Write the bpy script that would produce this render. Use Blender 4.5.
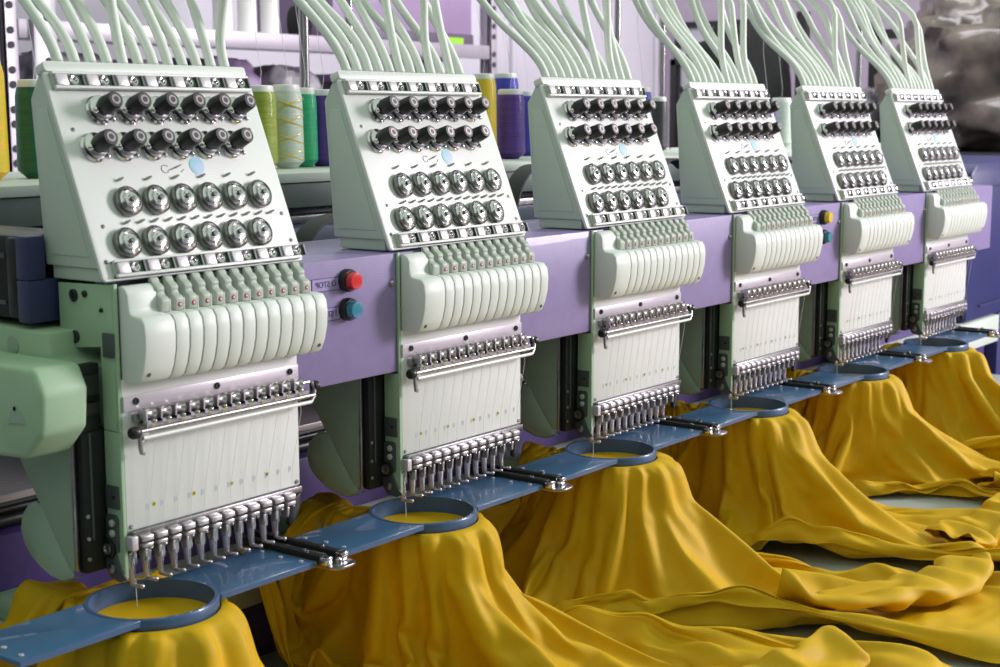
import bpy, bmesh, math, random
import numpy as np
from mathutils import Vector, Matrix
random.seed(7)
for o in list(bpy.data.objects): bpy.data.objects.remove(o, do_unlink=True)
sc = bpy.context.scene
COL = sc.collection
Z0 = 1.10            # height of the heads' reference line above the floor
PITCH = 0.40         # distance between heads
W, H = 1000, 667

# ------------------------------------------------------------------ camera
F_PX = 1480.0
CAM = Vector((-0.87445, -1.11451, 0.27944 + Z0))
a, p, r = math.radians(37.304), math.radians(-8.3594), math.radians(-0.1835)
FW = Vector((math.cos(p)*math.cos(a), math.cos(p)*math.sin(a), math.sin(p)))
RT = Vector((math.sin(a), -math.cos(a), 0)); UP = RT.cross(FW)
R2 = RT*math.cos(r) + UP*math.sin(r); U2 = -RT*math.sin(r) + UP*math.cos(r)
cd = bpy.data.cameras.new('camera'); cam = bpy.data.objects.new('camera', cd); COL.objects.link(cam)
cam.matrix_world = Matrix(((R2.x, U2.x, -FW.x, CAM.x), (R2.y, U2.y, -FW.y, CAM.y), (R2.z, U2.z, -FW.z, CAM.z), (0, 0, 0, 1)))
cd.sensor_width = 36; cd.lens = F_PX*36/W; cd.clip_start = 0.02
cd.dof.use_dof = True; cd.dof.focus_distance = 1.85; cd.dof.aperture_fstop = 11.0
sc.camera = cam

def lin(c):
    return tuple((v/12.92 if v <= .04045 else ((v+.055)/1.055)**2.4) for v in (x/255 for x in c))

# ------------------------------------------------------------------ light
world = bpy.data.worlds.new('world'); sc.world = world; world.use_nodes = True
wb = world.node_tree.nodes['Background']
wb.inputs[0].default_value = (0.72, 0.88, 0.75, 1); wb.inputs[1].default_value = 0.74
def area(name, loc, target, sx, sy, power, col):
    l = bpy.data.lights.new(name, 'AREA'); l.shape = 'RECTANGLE'; l.size = sx; l.size_y = sy; l.energy = power; l.color = col
    o = bpy.data.objects.new(name, l); COL.objects.link(o); o.location = loc
    o.rotation_euler = (Vector(target)-Vector(loc)).to_track_quat('-Z', 'Y').to_euler()
    return o
area('window_light', (5.7, -4.1, 3.0), (0.9, 0, 1.0), 2.0, 2.0, 490, (1.0, .935, .98))
area('background_light', (2.0, 1.5, 3.2), (2.6, 2.4, 1.2), 2.4, 0.6, 20, (1.0, .93, 1.0))
area('background_light', (3.6, 0.6, 3.2), (5.2, 0.9, 1.2), 2.4, 0.6, 32, (1.0, .93, 1.0))  # no known fixture: added to brighten the bales and end wall
sc.view_settings.view_transform = 'Standard'; sc.view_settings.look = 'None'
sc.view_settings.exposure = 0.20; sc.view_settings.gamma = 1.0; sc.view_settings.use_curve_mapping = False

# ------------------------------------------------------------------ materials
MATS = {}
def mat(name, rgb, rough=.5, metal=0., noise=0., scale=40., bump=0., bscale=300., rgb2=None, coat=0., sheen=0., spec=.5, stretch=None, trans=0., alpha=1.):
    m = bpy.data.materials.new(name); m.use_nodes = True
    nt = m.node_tree; b = nt.nodes['Principled BSDF']
    c = lin(rgb) + (1,)
    b.inputs['Base Color'].default_value = c
    b.inputs['Roughness'].default_value = rough; b.inputs['Metallic'].default_value = metal
    b.inputs['Coat Weight'].default_value = coat; b.inputs['Specular IOR Level'].default_value = spec
    b.inputs['Transmission Weight'].default_value = trans; b.inputs['Alpha'].default_value = alpha
    if sheen:
        b.inputs['Sheen Weight'].default_value = sheen; b.inputs['Sheen Roughness'].default_value = .4
        b.inputs['Sheen Tint'].default_value = c
    tc = nt.nodes.new('ShaderNodeTexCoord')
    vec = tc.outputs['Object']
    if stretch:
        mp = nt.nodes.new('ShaderNodeMapping'); mp.inputs['Scale'].default_value = stretch
        nt.links.new(vec, mp.inputs[0]); vec = mp.outputs[0]
    if noise or rgb2:
        n = nt.nodes.new('ShaderNodeTexNoise'); n.inputs['Scale'].default_value = scale; n.inputs['Detail'].default_value = 5
        nt.links.new(vec, n.inputs['Vector'])
        mx = nt.nodes.new('ShaderNodeMix'); mx.data_type = 'RGBA'
        c2 = (lin(rgb2) + (1,)) if rgb2 else tuple(max(0, v*(1-noise)) for v in c[:3]) + (1,)
        mx.inputs[6].default_value = c; mx.inputs[7].default_value = c2
        rp = nt.nodes.new('ShaderNodeMapRange'); rp.inputs[1].default_value = .35; rp.inputs[2].default_value = .65
        nt.links.new(n.outputs[0], rp.inputs[0]); nt.links.new(rp.outputs[0], mx.inputs[0])
        nt.links.new(mx.outputs[2], b.inputs['Base Color'])
    if bump:
        n2 = nt.nodes.new('ShaderNodeTexNoise'); n2.inputs['Scale'].default_value = bscale; n2.inputs['Detail'].default_value = 3
        nt.links.new(vec, n2.inputs['Vector'])
        bp = nt.nodes.new('ShaderNodeBump'); bp.inputs['Strength'].default_value = bump; bp.inputs['Distance'].default_value = .002
        nt.links.new(n2.outputs[0], bp.inputs['Height']); nt.links.new(bp.outputs[0], b.inputs['Normal'])
    MATS[name] = m
    return m
M = MATS
mat('white_plastic', (226, 230, 224), .45, noise=.06, scale=8, bump=.05, bscale=900)
mat('plate_white', (232, 233, 230), .38, noise=.05, scale=6)
mat('housing', (196, 208, 194), .45, noise=.06, scale=10, bump=.04, bscale=900)
mat('cast_green', (158, 180, 160), .5, noise=.1, scale=14, bump=.08, bscale=500)
mat('cast_light', (168, 196, 164), .5, noise=.1, scale=14, bump=.08, bscale=500)
mat('guide_green', (186, 194, 182), .45, noise=.1, scale=20)
mat('chrome', (222, 218, 220), .16, 1.0, noise=.15, scale=60)
mat('steel', (180, 176, 178), .32, 1.0, noise=.25, scale=80)
mat('dark_steel', (70, 72, 72), .4, .8, noise=.3, scale=60)
mat('wheel_rim', (140, 138, 136), .28, .9, noise=.3, scale=200)
mat('foot_metal', (214, 208, 212), .30, .85, noise=.15, scale=120)
mat('strip_metal', (222, 212, 220), .35, .35, noise=.12, scale=30, stretch=(1, 8, 30))
mat('black_plastic', (34, 34, 35), .38, noise=.2, scale=50)
mat('knob_cap', (150, 140, 146), .35, .4)
mat('dark_slot', (26, 30, 27), .55, noise=.3, scale=60)
mat('dark_grey', (88, 94, 92), .45, .3, noise=.1)
mat('slot_green', (100, 118, 102), .5, noise=.15)
mat('tube_plastic', (232, 238, 228), .5, noise=.04, scale=30)
mat('lilac', (150, 133, 182), .42, noise=.07, scale=60, bump=.12, bscale=700, coat=.15)
mat('lilac_top', (146, 138, 176), .4, noise=.05, scale=30)
mat('deep_purple', (84, 66, 128), .45, noise=.1, scale=30)
mat('navy', (54, 58, 100), .42, noise=.12, scale=12)
mat('royal_navy', (38, 42, 104), .38, noise=.1, scale=8)
mat('pale_ledge', (206, 214, 204), .5, noise=.06, scale=9)
mat('ledge_grey', (104, 116, 112), .5, noise=.08)
mat('hoop_blue', (66, 106, 146), .42, noise=.12, scale=14, coat=.4)
mat('hoop_edge', (66, 96, 138), .4, noise=.1, coat=.4)
mat('hoop_in', (44, 74, 96), .35, noise=.1, coat=.3)
mat('red_cap', (222, 40, 40), .22, noise=.05, coat=.6)
mat('teal_cap', (40, 150, 140), .22, noise=.3, rgb2=(60, 110, 170), scale=90, coat=.6)
mat('yellow_cap', (238, 200, 30), .22, noise=.05, coat=.6)
mat('label_lilac', (160, 144, 196), .5)
mat('print_dark', (74, 66, 110), .6)
mat('print_blue', (204, 208, 220), .6)
mat('sticker', (60, 205, 195), .45, rgb2=(190, 206, 240), scale=45)
mat('red_dot', (170, 70, 60), .4)
mat('yellow_dot', (200, 190, 30), .5)
mat('thread_grey', (214, 212, 216), .5)
mat('cable_black', (28, 30, 29), .6, bump=.3, bscale=400)
mat('table', (196, 206, 206), .35, noise=.06, scale=5)
mat('shirt', (214, 170, 2), .62, noise=.10, scale=26, bump=.10, bscale=1500, sheen=.35, spec=.3)
mat('hem', (196, 140, 6), .85, bump=.2, bscale=1500, sheen=.4, spec=.2)
mat('pole_steel', (190, 188, 190), .2, 1.0)
mat('gold', (190, 170, 80), .3, .8)

# ------------------------------------------------------------------ mesh helpers
class MB:
    def __init__(s): s.v = []; s.f = []
    def add(s, v, f):
        n = len(s.v); s.v += [tuple(q) for q in v]; s.f += [tuple(i+n for i in q) for q in f]; return s
    def box(s, x0, x1, y0, y1, z0, z1, M=None):
        v = [Vector((x, y, z)) for x in (x0, x1) for y in (y0, y1) for z in (z0, z1)]
        if M: v = [M @ q for q in v]
        return s.add(v, [(0, 1, 3, 2), (4, 6, 7, 5), (0, 4, 5, 1), (2, 3, 7, 6), (0, 2, 6, 4), (1, 5, 7, 3)])
    def prism(s, poly, lo, hi, axis='x', M=None):
        n = len(poly)
        def P(q, w):
            if axis == 'x': return Vector((w, q[0], q[1]))
            if axis == 'y': return Vector((q[0], w, q[1]))
            return Vector((q[0], q[1], w))
        v = [P(q, lo) for q in poly] + [P(q, hi) for q in poly]
        if M: v = [M @ q for q in v]
        f = [tuple(range(n-1, -1, -1)), tuple(range(n, 2*n))] + [(i, (i+1) % n, n+(i+1) % n, n+i) for i in range(n)]
        return s.add(v, f)
    def tube(s, pts, rad, seg=8, cap=True):
        pts = [Vector(q) for q in pts]; n = len(pts)
        rads = rad if isinstance(rad, (list, tuple)) else [rad]*n
        v = []; f = []; prev = None
        for i, q in enumerate(pts):
            t = (pts[min(i+1, n-1)]-pts[max(i-1, 0)]).normalized()
            if prev is None:
                u = t.orthogonal().normalized()
            else:
                u = (prev - t*prev.dot(t)).normalized()
            prev = u; w = t.cross(u)
            for k in range(seg):
                an = 2*math.pi*k/seg; v.append(q + (u*math.cos(an)+w*math.sin(an))*rads[i])
        for i in range(n-1):
            for k in range(seg):
                f.append((i*seg+k, i*seg+(k+1) % seg, (i+1)*seg+(k+1) % seg, (i+1)*seg+k))
        if cap:
            f.append(tuple(range(seg-1, -1, -1))); f.append(tuple((n-1)*seg+k for k in range(seg)))
        return s.add(v, f)
    def lathe(s, prof, o, d, seg=16, sx=1., sy=1.):
        """prof: list of (radius, height along d)"""
        o = Vector(o); d = Vector(d).normalized(); u = d.orthogonal().normalized(); w = d.cross(u)
        v = []; f = []; n = len(prof)
        for rr, hh in prof:
            for k in range(seg):
                an = 2*math.pi*k/seg; v.append(o + d*hh + (u*math.cos(an)*sx+w*math.sin(an)*sy)*max(rr, 1e-5))
        for i in range(n-1):
            for k in range(seg):
                f.append((i*seg+k, i*seg+(k+1) % seg, (i+1)*seg+(k+1) % seg, (i+1)*seg+k))
        f.append(tuple(range(seg-1, -1, -1))); f.append(tuple((n-1)*seg+k for k in range(seg)))
        return s.add(v, f)
    def ball(s, o, rad, seg=10, rings=6):
        prof = [(rad*math.sin(math.pi*i/rings), -rad*math.cos(math.pi*i/rings)) for i in range(rings+1)]
        return s.lathe(prof, o, (0, 0, 1), seg)
    def build(s, name, m, parent=None, bevel=0., smooth=True, ang=38, bseg=2):
        me = bpy.data.meshes.new(name)
        bm = bmesh.new()
        vs = [bm.verts.new(q) for q in s.v]
        for q in s.f:
            try: bm.faces.new([vs[i] for i in q])
            except ValueError: pass
        bmesh.ops.recalc_face_normals(bm, faces=bm.faces)
        if bevel:
            es = [e for e in bm.edges if len(e.link_faces) == 2 and e.calc_face_angle(0) > .5]
            bmesh.ops.bevel(bm, geom=es, offset=bevel, segments=bseg, affect='EDGES', profile=.5, clamp_overlap=True)
        bm.to_mesh(me); bm.free()
        if smooth:
            me.shade_smooth(); me.set_sharp_from_angle(angle=math.radians(ang))
        me.materials.append(M[m] if isinstance(m, str) else m)
        o = bpy.data.objects.new(name, me); COL.objects.link(o)
        if parent: o.parent = parent
        return o
def inst(src, name, parent, off):
    o = bpy.data.objects.new(name, src.data); COL.objects.link(o); o.location = Vector(src.location)+Vector(off)
    if parent: o.parent = parent
    return o
def empty(name, loc, label=None, cat=None, group=None, rz=0):
    o = bpy.data.objects.new(name, None); COL.objects.link(o); o.location = loc; o.rotation_euler = (0, 0, rz)
    o.empty_display_size = .05
    return tag(o, label, cat, group)
def tag(o, label=None, cat=None, group=None, kind=None):
    if label: o['label'] = label
    if cat: o['category'] = cat
    if group: o['group'] = group
    if kind: o['kind'] = kind
    return o
def copy_tree(o, parent=None):
    c = o.copy(); COL.objects.link(c); c.parent = parent
    for ch in list(o.children): copy_tree(ch, c)
    return c
def text_mesh(name, body, size, m, parent, Mx, depth=.0002):
    cu = bpy.data.curves.new(name, 'FONT'); cu.body = body; cu.size = size; cu.extrude = depth; cu.align_x = 'CENTER'; cu.align_y = 'CENTER'
    to = bpy.data.objects.new(name, cu); COL.objects.link(to)
    dg = bpy.context.evaluated_depsgraph_get(); me = bpy.data.meshes.new_from_object(to.evaluated_get(dg))
    bpy.data.objects.remove(to, do_unlink=True)
    me.transform(Mx); me.materials.clear(); me.materials.append(M[m])
    o = bpy.data.objects.new(name, me); COL.objects.link(o); o.parent = parent
    return o

# ------------------------------------------------------------------ setting
mat('floor_mat', (150, 150, 156), .5, noise=.12, scale=3)
mat('wall_mat', (214, 208, 220), .7, noise=.04, scale=2, bump=.1, bscale=60)
mat('wall_lilac', (196, 180, 200), .7, noise=.05, scale=2, bump=.1, bscale=60)
fl = MB().box(-4, 6.5, -5, 4.5, -.05, 0).build('floor', 'floor_mat'); tag(fl, 'plain grey workshop floor', 'floor', kind='structure')
wl = MB().box(-4, 6.5, 3.6, 3.7, 0, 3.4).build('wall_back', 'wall_mat'); tag(wl, 'pale grey lilac wall behind the storage shelves', 'wall', kind='structure')
mat('wall_far', (120, 122, 124), .8, noise=.05, scale=2)
wf = MB().box(-4.1, 6.5, -5.1, -5, 0, 3.4).build('wall_front', 'wall_far'); tag(wf, 'grey workshop wall facing the machine', 'wall', kind='structure')
we = MB().box(-4.1, -4, -5, 3.7, 0, 3.4).build('wall_left', 'wall_far'); tag(we, 'grey workshop wall at the near end of the machine', 'wall', kind='structure')
wr = MB().box(6.0, 6.1, -5, 3.6, 0, 3.4).build('wall_right', 'wall_lilac'); tag(wr, 'lilac end wall behind the wrapped bales', 'wall', kind='structure')

# ------------------------------------------------------------------ machine beam
BX0, BX1 = .08, 2.385
beam = empty('machine_beam', (0, 0, Z0), 'long lilac steel beam carrying the row of embroidery heads', 'machine beam')
BY = .0035
MB().box(BX0, BX1, BY, .20, -.013, .125).build('beam_body', 'lilac', beam, .002)
def button(x, z, capm, name):
    c = MB().lathe([(.0128, 0), (.0128, .006), (.0118, .0085), (.0098, .0085), (.0098, .004)], (x, BY, z), (0, -1, 0), 24).build('push_button', 'black_plastic', beam)
    MB().lathe([(.0094, .003), (.0094, .0155), (.0088, .0168), (.006, .0172), (.0, .0172)], (x, BY, z), (0, -1, 0), 24).build('button_cap', capm, c)['label'] = name
def label_plate(x, z, txt):
    o = MB().box(x-.021, x+.021, BY-.0004, BY+.0004, z-.0068, z+.0068).build('label_plate', 'label_lilac', beam)
    MB().box(x-.0215, x+.0215, BY-.0007, BY, z+.0066, z+.0072).box(x-.0215, x+.0215, BY-.0007, BY, z-.0072, z-.0066).box(x-.0219, x-.0213, BY-.0007, BY, z-.0072, z+.0072).box(x+.0213, x+.0219, BY-.0007, BY, z-.0072, z+.0072).build('label_frame', 'print_dark', o)
    # the photograph is mirrored, so the lettering stands mirrored
    Mx = Matrix.Translation((x, BY-.0007, z)) @ Matrix.Rotation(math.radians(90), 4, 'X') @ Matrix.Diagonal((-1, 1, 1, 1))
    text_mesh('lettering', txt, .0092, 'print_dark', o, Mx)
button(.313, .101, 'red_cap', 'red domed push button'); button(.313, .069, 'teal_cap', 'blue green push button')
label_plate(.281, .099, 'O STOP'); label_plate(.281, .066, 'I START')
button(1.521, .103, 'yellow_cap', 'yellow push button'); button(1.521, .069, 'teal_cap', 'blue green push button')
label_plate(1.489, .102, 'O STOP'); label_plate(1.489, .069, 'I START')
for h in range(1, 6):
    MB().lathe([(.004, 0), (.004, .001), (.0028, .003), (.0, .0035)], (PITCH*h-.012, BY, .091), (0, -1, 0), 12).build('beam_screw', 'steel', beam)

# ------------------------------------------------------------------ embroidery head
T = math.atan(.40); uy, uz = math.sin(T), math.cos(T)
YB, ZB = .005, .134
def PL(x, s, n=0.): return Vector((x, YB + s*uy - n*uz, ZB + s*uz + n*uy))
NRM = Vector((0, -uz, uy)); SUP = Vector((0, uy, uz))
PM = Matrix(((1, 0, 0, 0), (0, uy, -uz, YB), (0, uz, uy, ZB), (0, 0, 0, 1)))   # (x, s, n) -> local
def sz(z): return (z-ZB)/uz

def round_rect(x0, x1, y0, y1, rr, k=3):
    out = []
    for cx, cy, a0 in ((x1-rr, y1-rr, 0), (x0+rr, y1-rr, 90), (x0+rr, y0+rr, 180), (x1-rr, y0+rr, 270)):
        for i in range(k+1):
            an = math.radians(a0+90*i/k); out.append((cx+rr*math.cos(an), cy+rr*math.sin(an)))
    return out

NX = [.0155+.0174*i for i in range(12)]      # needle positions
def make_head():
    hd = empty('embroidery_unit', (0, 0, Z0))
    # --- upper housing
    MB().prism([(.012, .1395), (.0835, .3262), (.0905, .322), (.1055, .297), (.094, .1395)], -.010, .2445).build('housing', 'housing', hd, .002)
    MB().prism([(.026, .150), (.0795, .288), (.097, .288), (.088, .150)], -.0112, -.0095).build('side_cover', 'housing', hd, .0008)
    MB().box(-.006, .2405, .0175, .0885, .1265, .1405).build('housing_base', 'housing', hd, .0015)
    MB().prism(round_rect(-.0125, .2475, -.006, .204, .004), -.004, 0, 'z', PM).build('tension_plate', 'plate_white', hd, .0008)
    # --- thread guide bars at both ends of the plate
    def guide_bar(s0, s1, name, x0, x1):
        g = MB().box(x0, x1, s0, s1, 0, .004, PM).build(name, 'guide_green', hd, .0006)
        MB().box(x0, x1, s0, s0+.0030, 0, .0070, PM).box(x0, x1, s1-.0026, s1, 0, .0070, PM).build('guide_flange', 'plate_white', g, .0006)
        n = 7; pit = .0355; xs = x0+.0145
        for i in range(n):
            xc = xs+pit*i
            MB().box(xc-.0125, xc+.0010, s0+.003, s1-.003, .0035, .0080, PM).build('guide_block', 'strip_metal', g, .001)
            MB().box(xc+.0018, xc+.0170, s0+.003, s1-.003, .0035, .0045, PM).build('guide_recess', 'slot_green', g)
            MB().lathe([(.0044, 0), (.0050, .0016), (.0042, .0032), (.0028, .0028), (.0024, .0006), (.0, .0006)], PL(xc+.0085, (s0+s1)/2, .0044), NRM, 14).build('guide_ring', 'chrome', g)
            MB().box(xc+.0178, xc+.0198, s0+.003, s1-.003, .0035, .0078, PM).build('guide_slot', 'dark_grey', g)
        return g
    guide_bar(.1835, .2005, 'upper_thread_guide', -.008, .240)
    guide_bar(-.0045, .0125, 'lower_thread_guide', .000, .240)
    MB().prism(round_rect(-.0125, .243, .2020, .2125, .003), -.011, .003, 'z', PM).build('tube_rail', 'white_plastic', hd, .0015)
    for i in range(12):
        x = .010+.0192*i
        MB().lathe([(.0052, 0), (.0052, .004), (.0044, .006), (.0036, .006)], PL(x, .2115, -.003), SUP, 12).build('tube_socket', 'guide_green', hd)
    # --- pretension knobs
    kb = None
    for row, (x0, s) in enumerate(((.0375, sz(.2855)), (.019, sz(.2505)))):
        for i in range(6):
            x = x0+.0346*i
            if kb is None:
                kb = MB().lathe([(.0150, 0), (.0150, .0016), (.0135, .0034), (.0072, .0044), (.0122, .0052), (.0134, .0070), (.0114, .0088), (.0062, .0100), (.0062, .0135)], (0, 0, 0), NRM, 20).build('thread_tensioner', 'chrome', hd)
                kc = MB().lathe([(.0074, .0100), (.0086, .0108), (.0096, .0130), (.0094, .0185), (.0084, .0285), (.0076, .0297)], (0, 0, 0), NRM, 18).build('tensioner_cap', 'black_plastic', kb)
                kd = MB().lathe([(.0050, .0294), (.0050, .0301), (.0030, .0301), (.0026, .0287), (.0, .0287)], (0, 0, 0), NRM, 14).build('cap_insert', 'knob_cap', kb)
                kn = MB().ball((-.011, -.011, .001), .0032, 8, 5).ball((.0080, -.0115, -.008), .0030, 8, 5).build('spring_clip', 'chrome', kb)
                kb.location = PL(x, s)
            else:
                k2 = copy_tree(kb, hd); k2.location = PL(x, s)
    # --- thread dials
    db = None
    for row, (x0, s) in enumerate(((.0385, sz(.1985)), (.0235, sz(.1605)))):
        for i in range(6):
            x = x0+.0342*i
            if db is None:
                db = MB().lathe([(.0138, 0), (.0150, .0014), (.0150, .0060), (.0136, .0072), (.0120, .0058)], (0, 0, 0), NRM, 24).build('thread_wheel', 'wheel_rim', hd)
                MB().lathe([(.0119, .0045), (.0116, .0076), (.0098, .0090), (.0084, .0082), (.0076, .0098), (.0048, .0104), (.0040, .0114), (.0, .0114)], (0, 0, 0), NRM, 24).build('wheel_hub', 'chrome', db)
                MB().lathe([(.0028, .0110), (.0028, .0132), (.0, .0134)], (0, 0, 0), NRM, 10).build('hub_screw', 'dark_grey', db)
                db.location = PL(x, s)
            else:
                d2 = copy_tree(db, hd); d2.location = PL(x, s)
    hk = None
    rows = [(.0365+.0342*i, sz(.2195)) for i in range(6)]+[(.030+.0171*i, sz(.1795)) for i in range(12)]+[(.026+.0342*i, sz(.1430)) for i in range(6)]
    for x, s in rows:
        if hk is None:
            hk = MB().tube([(-.0025, .0005, -.0006), tuple(NRM*.003), tuple(NRM*.0055+Vector((.0030, 0, .0010)))], [.0012, .0016, .0009], 6).build('thread_hook', 'guide_green', hd)
            hk.location = PL(x, s)
        else:
            o = inst(hk, 'thread_hook', hd, (0, 0, 0)); o.location = PL(x, s)
    for x, s in ((.002, sz(.268)), (.004, sz(.178)), (.236, sz(.178)), (.238, sz(.15)), (-.004, sz(.146)), (.226, sz(.266))):
        MB().lathe([(.0021, 0), (.0021, .0006), (.0, .001)], PL(x, s), NRM, 8).build('plate_screw', 'dark_grey', hd)
    MB().lathe([(.0095, 0), (.0095, .0004), (.0, .0005)], PL(.1395, sz(.2305)), NRM, 28).build('round_sticker', 'sticker', hd)
    # printed needle mark beside the sticker
    mk = MB()
    c0 = (.098, sz(.2285))
    mk.tube([PL(c0[0]+.005*math.cos(t), c0[1]+.004*math.sin(t), .0002) for t in [math.radians(q) for q in range(40, 330, 30)]], .0004, 4)
    mk.tube([PL(.100, c0[1]-.002, .0002), PL(.112, c0[1]+.0015, .0002), PL(.120, c0[1]+.004, .0002)], [.0004, .0012, .0004], 4)
    mk.tube([PL(.117, c0[1]-.004, .0002), PL(.121, c0[1]-.001, .0002)], .0004, 4)
    mk.build('printed_mark', 'dark_grey', hd)
    # --- needle case (moving part)
    MB().box(.000, .2312, .003, .0245, -.1285, -.0165).build('case_body', 'cast_green', hd, .001)
    MB().box(.000, .2312, -.0002, .003, -.1125, .0345).build('face_plate', 'plate_white', hd, .0006)
    # --- take-up cover
    lo = [(.0, .034), (-.021, .0325), (-.0265, .0365), (-.0315, .047), (-.0352, .062), (-.0362, .078), (-.0345, .0895), (-.030, .0955), (-.022, .0965), (.0, .0965)]
    hi = [(.002, .0335), (-.021, .0325), (-.0265, .0365), (-.0315, .047), (-.0352, .062), (-.0362, .078), (-.0345, .0895), (-.030, .0955), (-.0155, .0975), (-.0125, .1005), (-.0122, .115), (-.0095, .1205), (-.004, .1235), (.002, .1235)]
    ce = MB().prism(hi, .0015, .0385).build('cover_end', 'white_plastic', hd, .0022)
    MB().lathe([(.0022, 0), (.0022, .001), (.0, .0012)], (.0095, -.0285, .0415), (0, -1, -.3), 10).build('cover_screw', 'dark_grey', ce)
    sg = None
    for i in range(12):
        x = .0388+.0171*i
        if sg is None:
            sg = MB().prism(lo, 0, .0156).build('cover_segment', 'white_plastic', hd, .0007); sg.location = (x, 0, 0); s2 = sg
        else:
            s2 = inst(sg, 'cover_segment', hd, (.0171*i, 0, 0))
    MB().lathe([(.0022, 0), (.0022, .001), (.0, .0012)], (.236, -.0285, .0415), (0, -1, -.3), 10).build('cover_screw', 'dark_grey', hd)
    MB().prism([(.0, .0345), (-.0208, .0333), (-.0258, .0371), (-.0308, .0472), (-.0345, .0621), (-.0355, .078), (-.0338, .0891), (-.0296, .0948), (-.0218, .0957), (.0, .0957)], .0386, .2432).build('cover_core', 'slot_green', hd)
    MB().box(.0385, .243, -.0012, .003, .0345, .1255).build('lever_backplate', 'slot_green', hd)
    # --- take-up levers
    pl = [(-.0005, .0965), (-.0195, .0965), (-.0202, .1075), (-.0185, .1105), (-.0145, .1120), (-.0125, .1150), (-.0135, .1185), (-.011, .1215), (-.0065, .1240), (-.0045, .1285), (-.0005, .1290)]
    lv = None
    for i in range(12):
        x = .0405+.0171*i
        if lv is None:
            lv = MB().prism(pl, -.0050, .0050).build('take_up_lever', 'guide_green', hd, .0014); lv.location = (x, 0, 0)
            MB().box(.0052, .0062, -.0195, -.004, .0967, .1085).build('lever_guard', 'plate_white', lv)
        else:
            l2 = copy_tree(lv, hd); l2.location = (x, 0, 0)
            MB().lathe([(.0024, 0), (.0024, .0006), (.0012, .0008)], (.0, -.0199, .1025), (0, -1, 0), 12).build('lever_hole', 'red_dot', l2)
            MB().lathe([(.0011, .0007), (.0011, .001), (.0, .001)], (.0, -.0199, .1025), (0, -1, 0), 10).build('lever_pin', 'plate_white', l2)
    # --- strip with three screws
    st = MB().box(.0, .2308, -.0024, -.0001, .0035, .0187).build('clamp_strip', 'strip_metal', hd, .0005)
    for x in (.0142, .1161, .2178):
        MB().lathe([(.0034, 0), (.0034, .0014), (.0028, .002), (.0016, .002), (.0014, .001), (.0, .001)], (x, -.0024, .0128), (0, -1, 0), 12).build('strip_screw', 'dark_steel', st)
    # --- roller row and clamp rod
    rr = MB().tube([(.012, -.010, -.0005), (.238, -.010, -.0005)], .0016, 8).box(.010, .234, -.0075, -.0006, -.0065, .0005).build('roller_shaft', 'steel', hd)
    ro = None
    for i in range(12):
        x = .0225+.0178*i
        if ro is None:
            ro = MB().lathe([(.0050, -.0062), (.0062, -.0050), (.0046, -.0028), (.0038, 0), (.0046, .0028), (.0062, .0050), (.0050, .0062)], (0, 0, 0), (1, 0, 0), 14).build('thread_roller', 'foot_metal', hd); ro.location = (x, -.0105, .0005)
            MB().box(-.0082, -.0068, -.0065, .006, -.0055, .0045).build('roller_spacer', 'foot_metal', ro)
            MB().ball((.0015, -.0066, -.0066), .0025, 8, 5).box(-.006, .005, -.0055, .001, -.0095, -.0055).build('roller_screw', 'chrome', ro)
        else:
            r2 = copy_tree(ro, hd); r2.location = (x, -.0105, .0005)
    MB().tube([(.008, -.0125, -.0150), (.243, -.0125, -.0150)], .0026, 10).build('clamp_rod', 'steel', hd)
    MB().box(.018, .236, -.0130, -.0006, -.0125, -.0085).build('felt_bar', 'steel', hd)
    for i in range(12):
        MB().box(.024+.0178*i, .028+.0178*i, -.0136, -.0125, -.0120, -.0090).build('felt_tab', 'gold', hd)
    MB().tube([(.012, -.014, -.0215), (.237, -.014, -.0215)], .0021, 8).build('release_rod', 'plate_white', hd)
    MB().tube([(.237, -.014, -.0215), (.243, -.013, -.016), (.245, -.012, -.008), (.2425, -.010, -.001)], [.0021, .0022, .0022, .002], 8).build('rod_bracket', 'steel', hd)
    MB().lathe([(.0048, 0), (.0060, .002), (.0060, .008), (.0046, .010), (.0, .010)], (.0085, -.0125, -.0150), (-1, 0, 0), 14).build('rod_knob', 'black_plastic', hd)
    MB().lathe([(.0050, 0), (.0056, .0014), (.0056, .006), (.0, .006)], (.244, -.010, -.006), (1, 0, 0), 14).build('rod_end', 'black_plastic', hd)
    MB().prism([(.008, -.016), (.020, -.016), (.018, -.024), (.0125, -.026), (.0125, -.033), (.0155, -.0345), (.0135, -.0385), (.0095, -.037), (.0080, -.030)], -.0140, -.0105, 'y').build('rod_hook', 'steel', hd, .0006)
    # --- marks on the face plate
    for i, x in enumerate((.033, .0835, .1335, .183)):
        d0 = MB().lathe([(.0024, 0), (.0024, .0003), (.0013, .0003), (.0, .0003)], (x, -.0002, -.0918), (0, -1, 0), 12).build('marker_dot', 'yellow_dot', hd)
        MB().lathe([(.0011, 0), (.0011, .0002), (.0, .0002)], (x, -.0005, -.0918), (0, -1, 0), 8).build('marker_center', 'dark_grey', d0)
    for i, x in enumerate(NX):
        if i % 3 != 1 or True:
            MB().box(x+.008, x+.0098, -.0005, -.0001, -.0955, -.0895).box(x+.0105, x+.0118, -.0005, -.0001, -.0945, -.0900).build('printed_tick', 'print_blue', hd)
    for x, z in ((.0045, -.1085), (.2265, -.1085)):
        MB().lathe([(.0024, 0), (.0024, .0012), (.0, .0016)], (x, -.0002, z), (0, -1, 0), 10).build('face_screw', 'steel', hd)
    th = None
    for i, x in enumerate(NX):
        MB().tube([(.0225+.0178*i, -.0150, -.004), (.0235+.0178*i+.002, -.0145, -.03), (x+.004, -.0100, -.09), (x+.001, -.0115, -.122)], .00022, 4).build('needle_thread', 'thread_grey', hd)
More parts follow.
